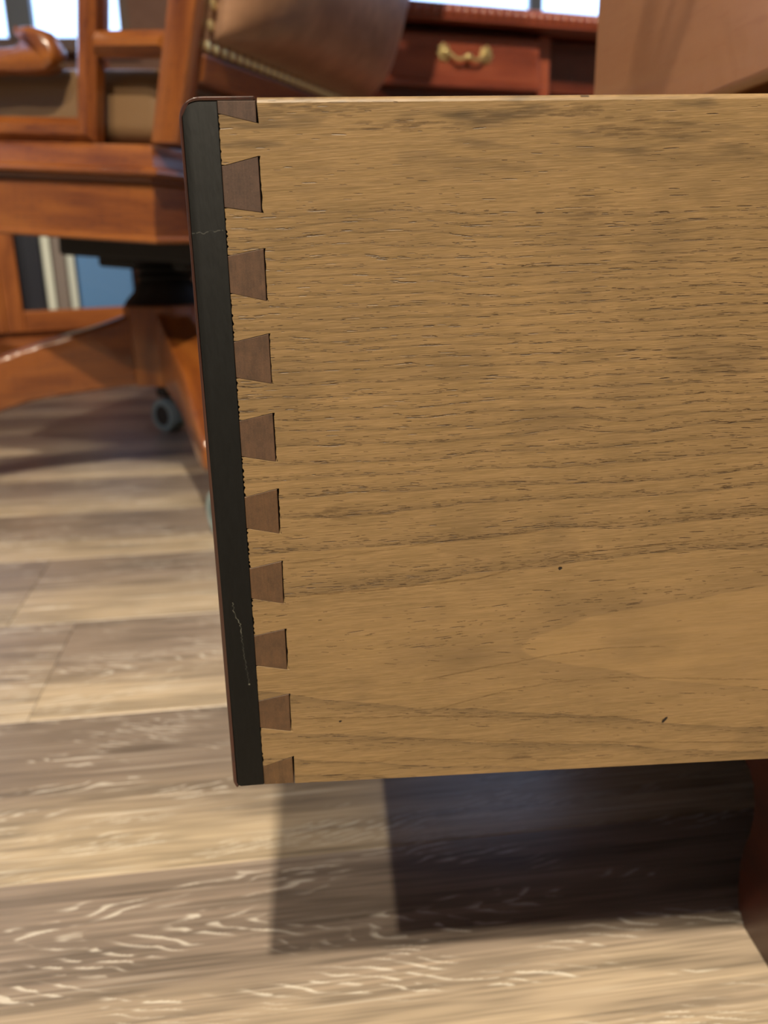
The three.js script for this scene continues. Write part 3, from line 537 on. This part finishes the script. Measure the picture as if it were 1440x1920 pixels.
// ---------------------------------------------------------------- the far desk
const desk = thing('writing_desk', 'reddish-brown writing desk with a carved gadroon top edge and ornate brass pull', 'desk', [0.358, 0, -1.536], Math.atan2(0.299, 0.954));
{
  // own axes: x along the front, z towards the camera; the top's front edge is z = 0
  part(desk, 'top', box(-0.255, 1.4, 0.755, 0.779, -0.78, -0.006, 0.004), M.deskwood);
  const knob = new THREE.SphereGeometry(0.5, 12, 8).scale(0.021, 0.023, 0.013).rotateZ(-0.5);
  for (let k = 0; k < 91; k++) { const m = part(desk, 'gadroon', knob, M.deskwood); m.position.set(-0.242 + k * 0.018, 0.766, -0.006); }
  part(desk, 'edge_strip', box(-0.255, 1.4, 0.750, 0.7548, -0.03, -0.002, 0.001), M.deskwood);
  part(desk, 'carcass', [box(-0.235, 0.125, 0.06, 0.7495, -0.75, -0.075, 0.002, 'x'), box(0.85, 1.36, 0.06, 0.7495, -0.75, -0.075, 0.002, 'x'), box(0.1252, 0.8498, 0.16, 0.7495, -0.75, -0.69, 0.002, 'x'), box(0.1252, 0.8498, 0.65, 0.7495, -0.6898, -0.11, 0.002, 'x')], M.rosewoodDark);
  for (const [a, b] of [[-0.25, 0.135], [0.84, 1.37]]) part(desk, 'plinth', box(a, b, 0, 0.0598, -0.76, -0.06, 0.004), M.deskwood);
  part(desk, 'pilaster', box(0.127, 0.158, 0.0602, 0.7493, -0.105, -0.066, 0.006, 'y'), M.deskwood);
  const drawerFront = (x0, x1, y0, y1) => {
    const d = sub(desk, 'drawer');
    part(d, 'front', [box(x0, x1, y0 + 0.013, y1, -0.0745, -0.045, 0.003, 'x')], M.deskwood);
    part(d, 'moulding', [box(x0 - 0.004, x1 + 0.004, y0, y0 + 0.0128, -0.0745, -0.037, 0.004, 'x')], M.deskwood);
    pullParts(d, new THREE.Matrix4().makeTranslation((x0 + x1) / 2, (y0 + y1) / 2 + 0.014, -0.0452), 1.0);
  };
  for (const [a, b] of [[0.642, 0.735], [0.40, 0.62], [0.10, 0.38]]) { drawerFront(-0.216, 0.119, a, b); drawerFront(0.88, 1.33, a, b); }
}

// ---------------------------------------------------------------- low glazed bookcase and things added inside for the reflections in its glass
const CASE = [-0.44, 0, -2.13], CT = deg(24);
const bookcase = thing('glazed_bookcase', 'low orange-brown wooden bookcase with clear glass doors behind the carved chair', 'bookcase', CASE, CT);
{
  const x0 = -1.16, x1 = 0, H = 0.72;
  part(bookcase, 'carcass', [box(x0, x1, 0.13, 0.15, -0.34, -0.022, 0.002), box(x0, x0 + 0.02, 0.1502, H, -0.34, -0.022, 0.002), box(x1 - 0.02, x1, 0.1502, H, -0.34, -0.022, 0.002), box(x0 + 0.0202, x1 - 0.0202, 0.1502, H, -0.34, -0.325, 0.002)], M.casewood);
  part(bookcase, 'shelf', box(x0 + 0.021, x1 - 0.021, 0.44, 0.458, -0.324, -0.03, 0.002), M.casewood);
  part(bookcase, 'top', box(x0 - 0.02, x1 + 0.02, H + 0.0002, H + 0.025, -0.36, 0.01, 0.006), M.casewood);
  part(bookcase, 'base', [box(x0 - 0.006, x1 + 0.006, 0, 0.095, -0.345, -0.006, 0.004), box(x0 - 0.012, x1 + 0.012, 0.0952, 0.112, -0.348, 0.004, 0.006), box(x0 - 0.004, x1 + 0.004, 0.1122, 0.1298, -0.345, -0.012, 0.004)], M.casewood);
  for (const [a, b] of [[-0.388, -0.002], [-0.773, -0.390], [-1.158, -0.775]]) {
    const d = sub(bookcase, 'door'), s = 0.044;
    part(d, 'stile', box(a, a + s, 0.152, H - 0.002, -0.0215, 0, 0.003, 'y'), M.casewood); part(d, 'stile', box(b - s, b, 0.152, H - 0.002, -0.0215, 0, 0.003, 'y'), M.casewood);
    part(d, 'rail', box(a + s + 0.0002, b - s - 0.0002, 0.152, 0.152 + 0.052, -0.0215, 0, 0.003, 'x'), M.casewood); part(d, 'rail', box(a + s + 0.0002, b - s - 0.0002, H - 0.054, H - 0.002, -0.0215, 0, 0.003, 'x'), M.casewood);
    part(d, 'pane', new THREE.PlaneGeometry(b - a - 2 * s, H - 0.26).translate((a + b) / 2, (0.204 + H - 0.054) / 2, -0.011), M.glass);
    part(d, 'knob', new THREE.SphereGeometry(0.009, 14, 10).translate(a + 0.02, 0.46, 0.008), M.brass);
  }
  const paint = (r, g, b, rough = 0.5) => std({ color: (r << 16) | (g << 8) | b, roughness: rough });
  const R = new THREE.Matrix4().makeTranslation(...CASE).multiply(new THREE.Matrix4().makeRotationY(CT));
  const inCase = (name, label, category, x, w, h, d, color, bands) => {  // items added in place of the reflections in the glass doors
    const p = new THREE.Vector3(x, 0.1505, -0.05 - d / 2).applyMatrix4(R), t = thing(name, label, category, p.toArray(), CT);
    if (name === 'reflection_book' || name === 'reflection_binder') {
      part(t, 'cover', [box(-w / 2, -w / 2 + 0.003, 0, h, -d / 2, d / 2, 0.001), box(w / 2 - 0.003, w / 2, 0, h, -d / 2, d / 2, 0.001), box(-w / 2 + 0.0031, w / 2 - 0.0031, 0, h, d / 2 - 0.004, d / 2, 0.001)], paint(...color));
      part(t, 'pages', box(-w / 2 + 0.0032, w / 2 - 0.0032, 0.003, h - 0.004, -d / 2 + 0.004, d / 2 - 0.0041, 0), paint(222, 214, 196, 0.9));
    } else {
      part(t, 'body', box(-w / 2, w / 2, 0, h - 0.05, -d / 2, d / 2, 0.006), paint(...color));
      part(t, 'lid', box(-w / 2 - 0.002, w / 2 + 0.002, h - 0.0498, h, -d / 2 - 0.002, d / 2 + 0.002, 0.006), paint(...(bands ?? color)));
    }
    return t;
  };
  inCase('reflection_box', 'large blue box added for a blue reflection in the glass beside the chair column', 'box', -0.122, 0.14, 0.26, 0.22, [92, 140, 196]);
  inCase('reflection_book', 'thin pale upright added for a reflection, directly against the blue box', 'reflection_book', -0.208, 0.018, 0.25, 0.18, [214, 222, 216]);
  inCase('reflection_book', 'brownish grey upright added for a reflection, between the thin pale and narrow white ones', 'reflection_book', -0.236, 0.03, 0.255, 0.18, [136, 126, 122]);
  inCase('reflection_binder', 'narrow white upright added for a reflection, right of the black one', 'reflection_binder', -0.265, 0.02, 0.275, 0.2, [226, 232, 222]);
  inCase('reflection_binder', 'wide black upright added for a dark reflection in the bookcase glass', 'reflection_binder', -0.308, 0.058, 0.275, 0.21, [34, 38, 52]);
  inCase('reflection_book', 'slim white upright added for a reflection, left of the black one', 'reflection_book', -0.354, 0.024, 0.26, 0.18, [222, 228, 232]);
}

scene.traverse((o) => { if (o.isMesh) o.castShadow = o.receiveShadow = true; });
scene.add(camera);
renderer.render(scene, camera);
